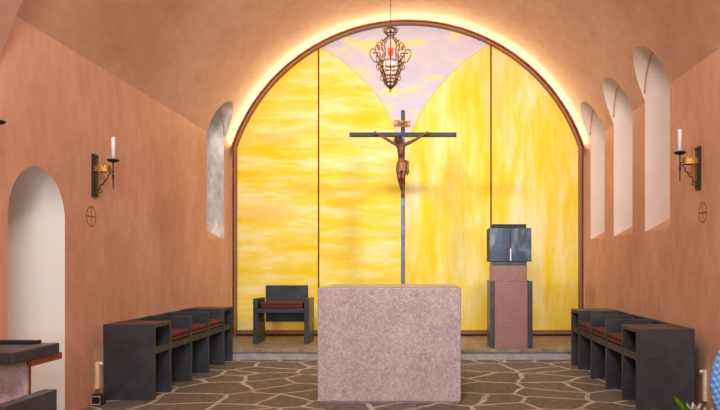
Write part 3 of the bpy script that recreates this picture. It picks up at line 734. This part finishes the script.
# ------------------------------------------------------------------ blue plaid chair at the right edge
qx, qy = 1.585, 3.3
t = thing('upholstered_chair', (qx, qy-.2, 0), 'rounded chair in blue plaid cloth cut by the right picture edge', 'chair')
bm = bmesh.new(); rows = []; n = 48
for dz, sc in ((-.035, .0), (-.035, .82), (-.026, .95), (-.01, 1), (.01, 1), (.026, .95), (.035, .82), (.035, 0)):
    if sc == 0: rows.append([bm.verts.new((qx, qy+dz*1.25, .68))])
    else: rows.append([bm.verts.new((qx+.235*sc*math.cos(2*PI*k/n), qy+dz, .68+.27*sc*math.sin(2*PI*k/n))) for k in range(n)])
for a, b in zip(rows, rows[1:]):
    for k in range(n):
        if len(a) == 1: bm.faces.new((a[0], b[(k+1) % n], b[k]))
        elif len(b) == 1: bm.faces.new((a[k], a[(k+1) % n], b[0]))
        else: bm.faces.new((a[k], a[(k+1) % n], b[(k+1) % n], b[k]))
link('backrest', bm, M['plaid'], t, True)
link('seat', B(qx-.23, qx+.23, qy-.50, qy-.04, .40, .48, bev=.03), M['plaid'], t, True)
for sx in (-1, 1):
    bm = bmesh.new(); tube(bm, [(qx+sx*.19, qy, 0), (qx+sx*.18, qy+.0, .48)], .018, 10); link('leg', bm, M['redbrown'], t, True)
    bm = bmesh.new(); tube(bm, [(qx+sx*.19, qy-.46, 0), (qx+sx*.19, qy-.46, .42)], [.013, .02], 10); link('leg', bm, M['redbrown'], t, True)

# ------------------------------------------------------------------ flowers in a pot
fx, fy = 1.72, 4.5
t = thing('potted_flowers', (fx, fy, 0), 'white flowers with green leaves at the foot of the right bench', 'plant')
link('pot', lathe(bmesh.new(), [(0, 0), (.07, 0), (.095, .15), (.105, .15), (.105, .17), (.09, .17), (.088, .14), (0, .14)], (fx, fy, 0)), M['terracotta'], t, True)
link('soil', lathe(bmesh.new(), [(0, .141), (.086, .141), (.08, .15), (0, .155)], (fx, fy, 0)), M['soil'], t, True)
def leaf(bm, base, tip, w, bend=.03, nrm=Vector((0, -1, .3))):
    base, tip = Vector(base), Vector(tip); ax = tip-base; sd = ax.cross(nrm).normalized(); nn = sd.cross(ax).normalized(); rows = []; n = 10
    for k in range(n+1):
        q = k/n; c = base+ax*q+nn*bend*math.sin(q*PI); ww = w*math.sin(PI*min(1, q*.9+.06))**.8*(1 if q < 1 else .02)
        rows.append([bm.verts.new(c-sd*ww), bm.verts.new(c+nn*(-.25*ww)), bm.verts.new(c+sd*ww)])
    for a, b in zip(rows, rows[1:]):
        for k in range(2): bm.faces.new((a[k], a[k+1], b[k+1], b[k]))
    ret = bmesh.ops.solidify(bm, geom=[f for f in bm.faces if all(v in sum(rows, []) for v in f.verts)], thickness=.0015)
random.seed(5)
def wpt(px, py, Y=fy): return (X(px, Y), Y, H(py, Y))
for tip, base, w in (((673.5, 395.5), (694, 425), .026), ((684, 408), (698, 430), .022), ((722, 408), (702, 430), .022), ((700, 412), (699, 432), .02)):
    bm = bmesh.new(); leaf(bm, wpt(*base), wpt(*tip, fy-.06), w, .02); link('leaf', bm, M['leaf'], t, True)
for (px, py) in ((694, 404), (706, 409)):
    bm = bmesh.new(); c = Vector(wpt(px, py+6)); tube(bm, [(fx, fy, .15), ((fx+c.x)/2, fy, .22), c], .004, 6); link('stem', bm, M['stem'], t, True)
    bm = bmesh.new()
    for k in range(6):
        a = 2*PI*k/6+.3; tip = c+Vector((math.cos(a)*.05, math.sin(a)*.05, .045)); leaf(bm, c, tip, .014, .012, Vector((math.cos(a+PI/2), math.sin(a+PI/2), 0)).cross(tip-c))
    link('flower', bm, M['petal'], t, True)

# ------------------------------------------------------------------ lights
def area(name, loc, tgt, sx, sy, e, col=(1, 1, 1), spread=PI):
    l = bpy.data.lights.new(name, 'AREA'); l.shape = 'RECTANGLE'; l.size = sx; l.size_y = sy; l.energy = e; l.color = col; l.spread = spread
    o = bpy.data.objects.new(name, l); COL.objects.link(o); o.location = loc
    o.rotation_euler = (Vector(tgt)-Vector(loc)).to_track_quat('-Z', 'Y').to_euler(); return o
COVE = (1.05, .085, .7)
area('nave_lamp', (-.6, .3, 4.1), (-.2, 9, 1.6), 1.2, .6, 130, (1, .96, .9))
area('vault_lamp', (-.4, 3.6, 4.4), (-.2, 8.5, .6), .9, .5, 55, (1, .96, .9))
area('nave_fill', (.7, -4.6, 2.4), (-1.0, 8, 1.7), 3.0, 3.0, 290, (.92, .97, 1))  # added soft fill before the closed entrance wall, no opening behind it
area('panel_fill', (-1.8, 6.2, 4.05), (.5, 10.6, 2.0), .5, .3, 34, (1, .99, .94), 2.0)  # added pair of fill lights to brighten the yellow panels
area('panel_fill', (1.3, 6.2, 4.05), (-1.0, 10.6, 2.0), .5, .3, 34, (1, .99, .94), 2.0)
N = 44; a0 = math.acos(HP/RP)
rl = RP+.05
for k in range(N):
    a = a0+(PI-2*a0)*(k+.5)/N; c, s = math.cos(a), math.sin(a); p = Vector((XC+rl*c, YP+.13, CZ+rl*s)); dr = Vector((c*COVE[1], -1, s*COVE[1])).normalized()
    o = area('cove_strip', p, p+dr, rl*(PI-2*a0)/N, .03, COVE[0], (1, .72, .42), COVE[2])
    tx = Vector((-s, 0, c)); z_ = -dr; y_ = z_.cross(tx)
    o.rotation_euler = Matrix((tx, y_, z_)).transposed().to_euler()
for sd in (-1, 1):
    for k in range(6):
        z0 = .35+2.55*(k+.5)/6
        o = area('cove_strip', (XC+sd*(HP+.05), YP+.13, z0), (XC+sd*(HP+.16), YP-.8, z0), .03, 2.55/6, .22, (1, .72, .42), 1.6)  # weak strips added to brighten the gaps beside the panels
W_ = bpy.data.worlds.new('world'); S.world = W_; W_.use_nodes = True; W_.node_tree.nodes['Background'].inputs[0].default_value = (.75, .85, 1, 1); W_.node_tree.nodes['Background'].inputs[1].default_value = .5

# ------------------------------------------------------------------ camera
cam = bpy.data.cameras.new('camera'); co = bpy.data.objects.new('camera', cam); COL.objects.link(co)
co.location = (0, 0, EYE); co.rotation_euler = (PI/2, 0, 0); cam.sensor_width = 36; cam.lens = F/720*36
cam.shift_x = (360-PX)/720; cam.shift_y = (PY-205)/720; cam.clip_start = .05
S.camera = co
S.view_settings.view_transform = 'Standard'; S.view_settings.look = 'None'; S.view_settings.gamma = 1; S.view_settings.use_curve_mapping = False
S.view_settings.exposure = .13
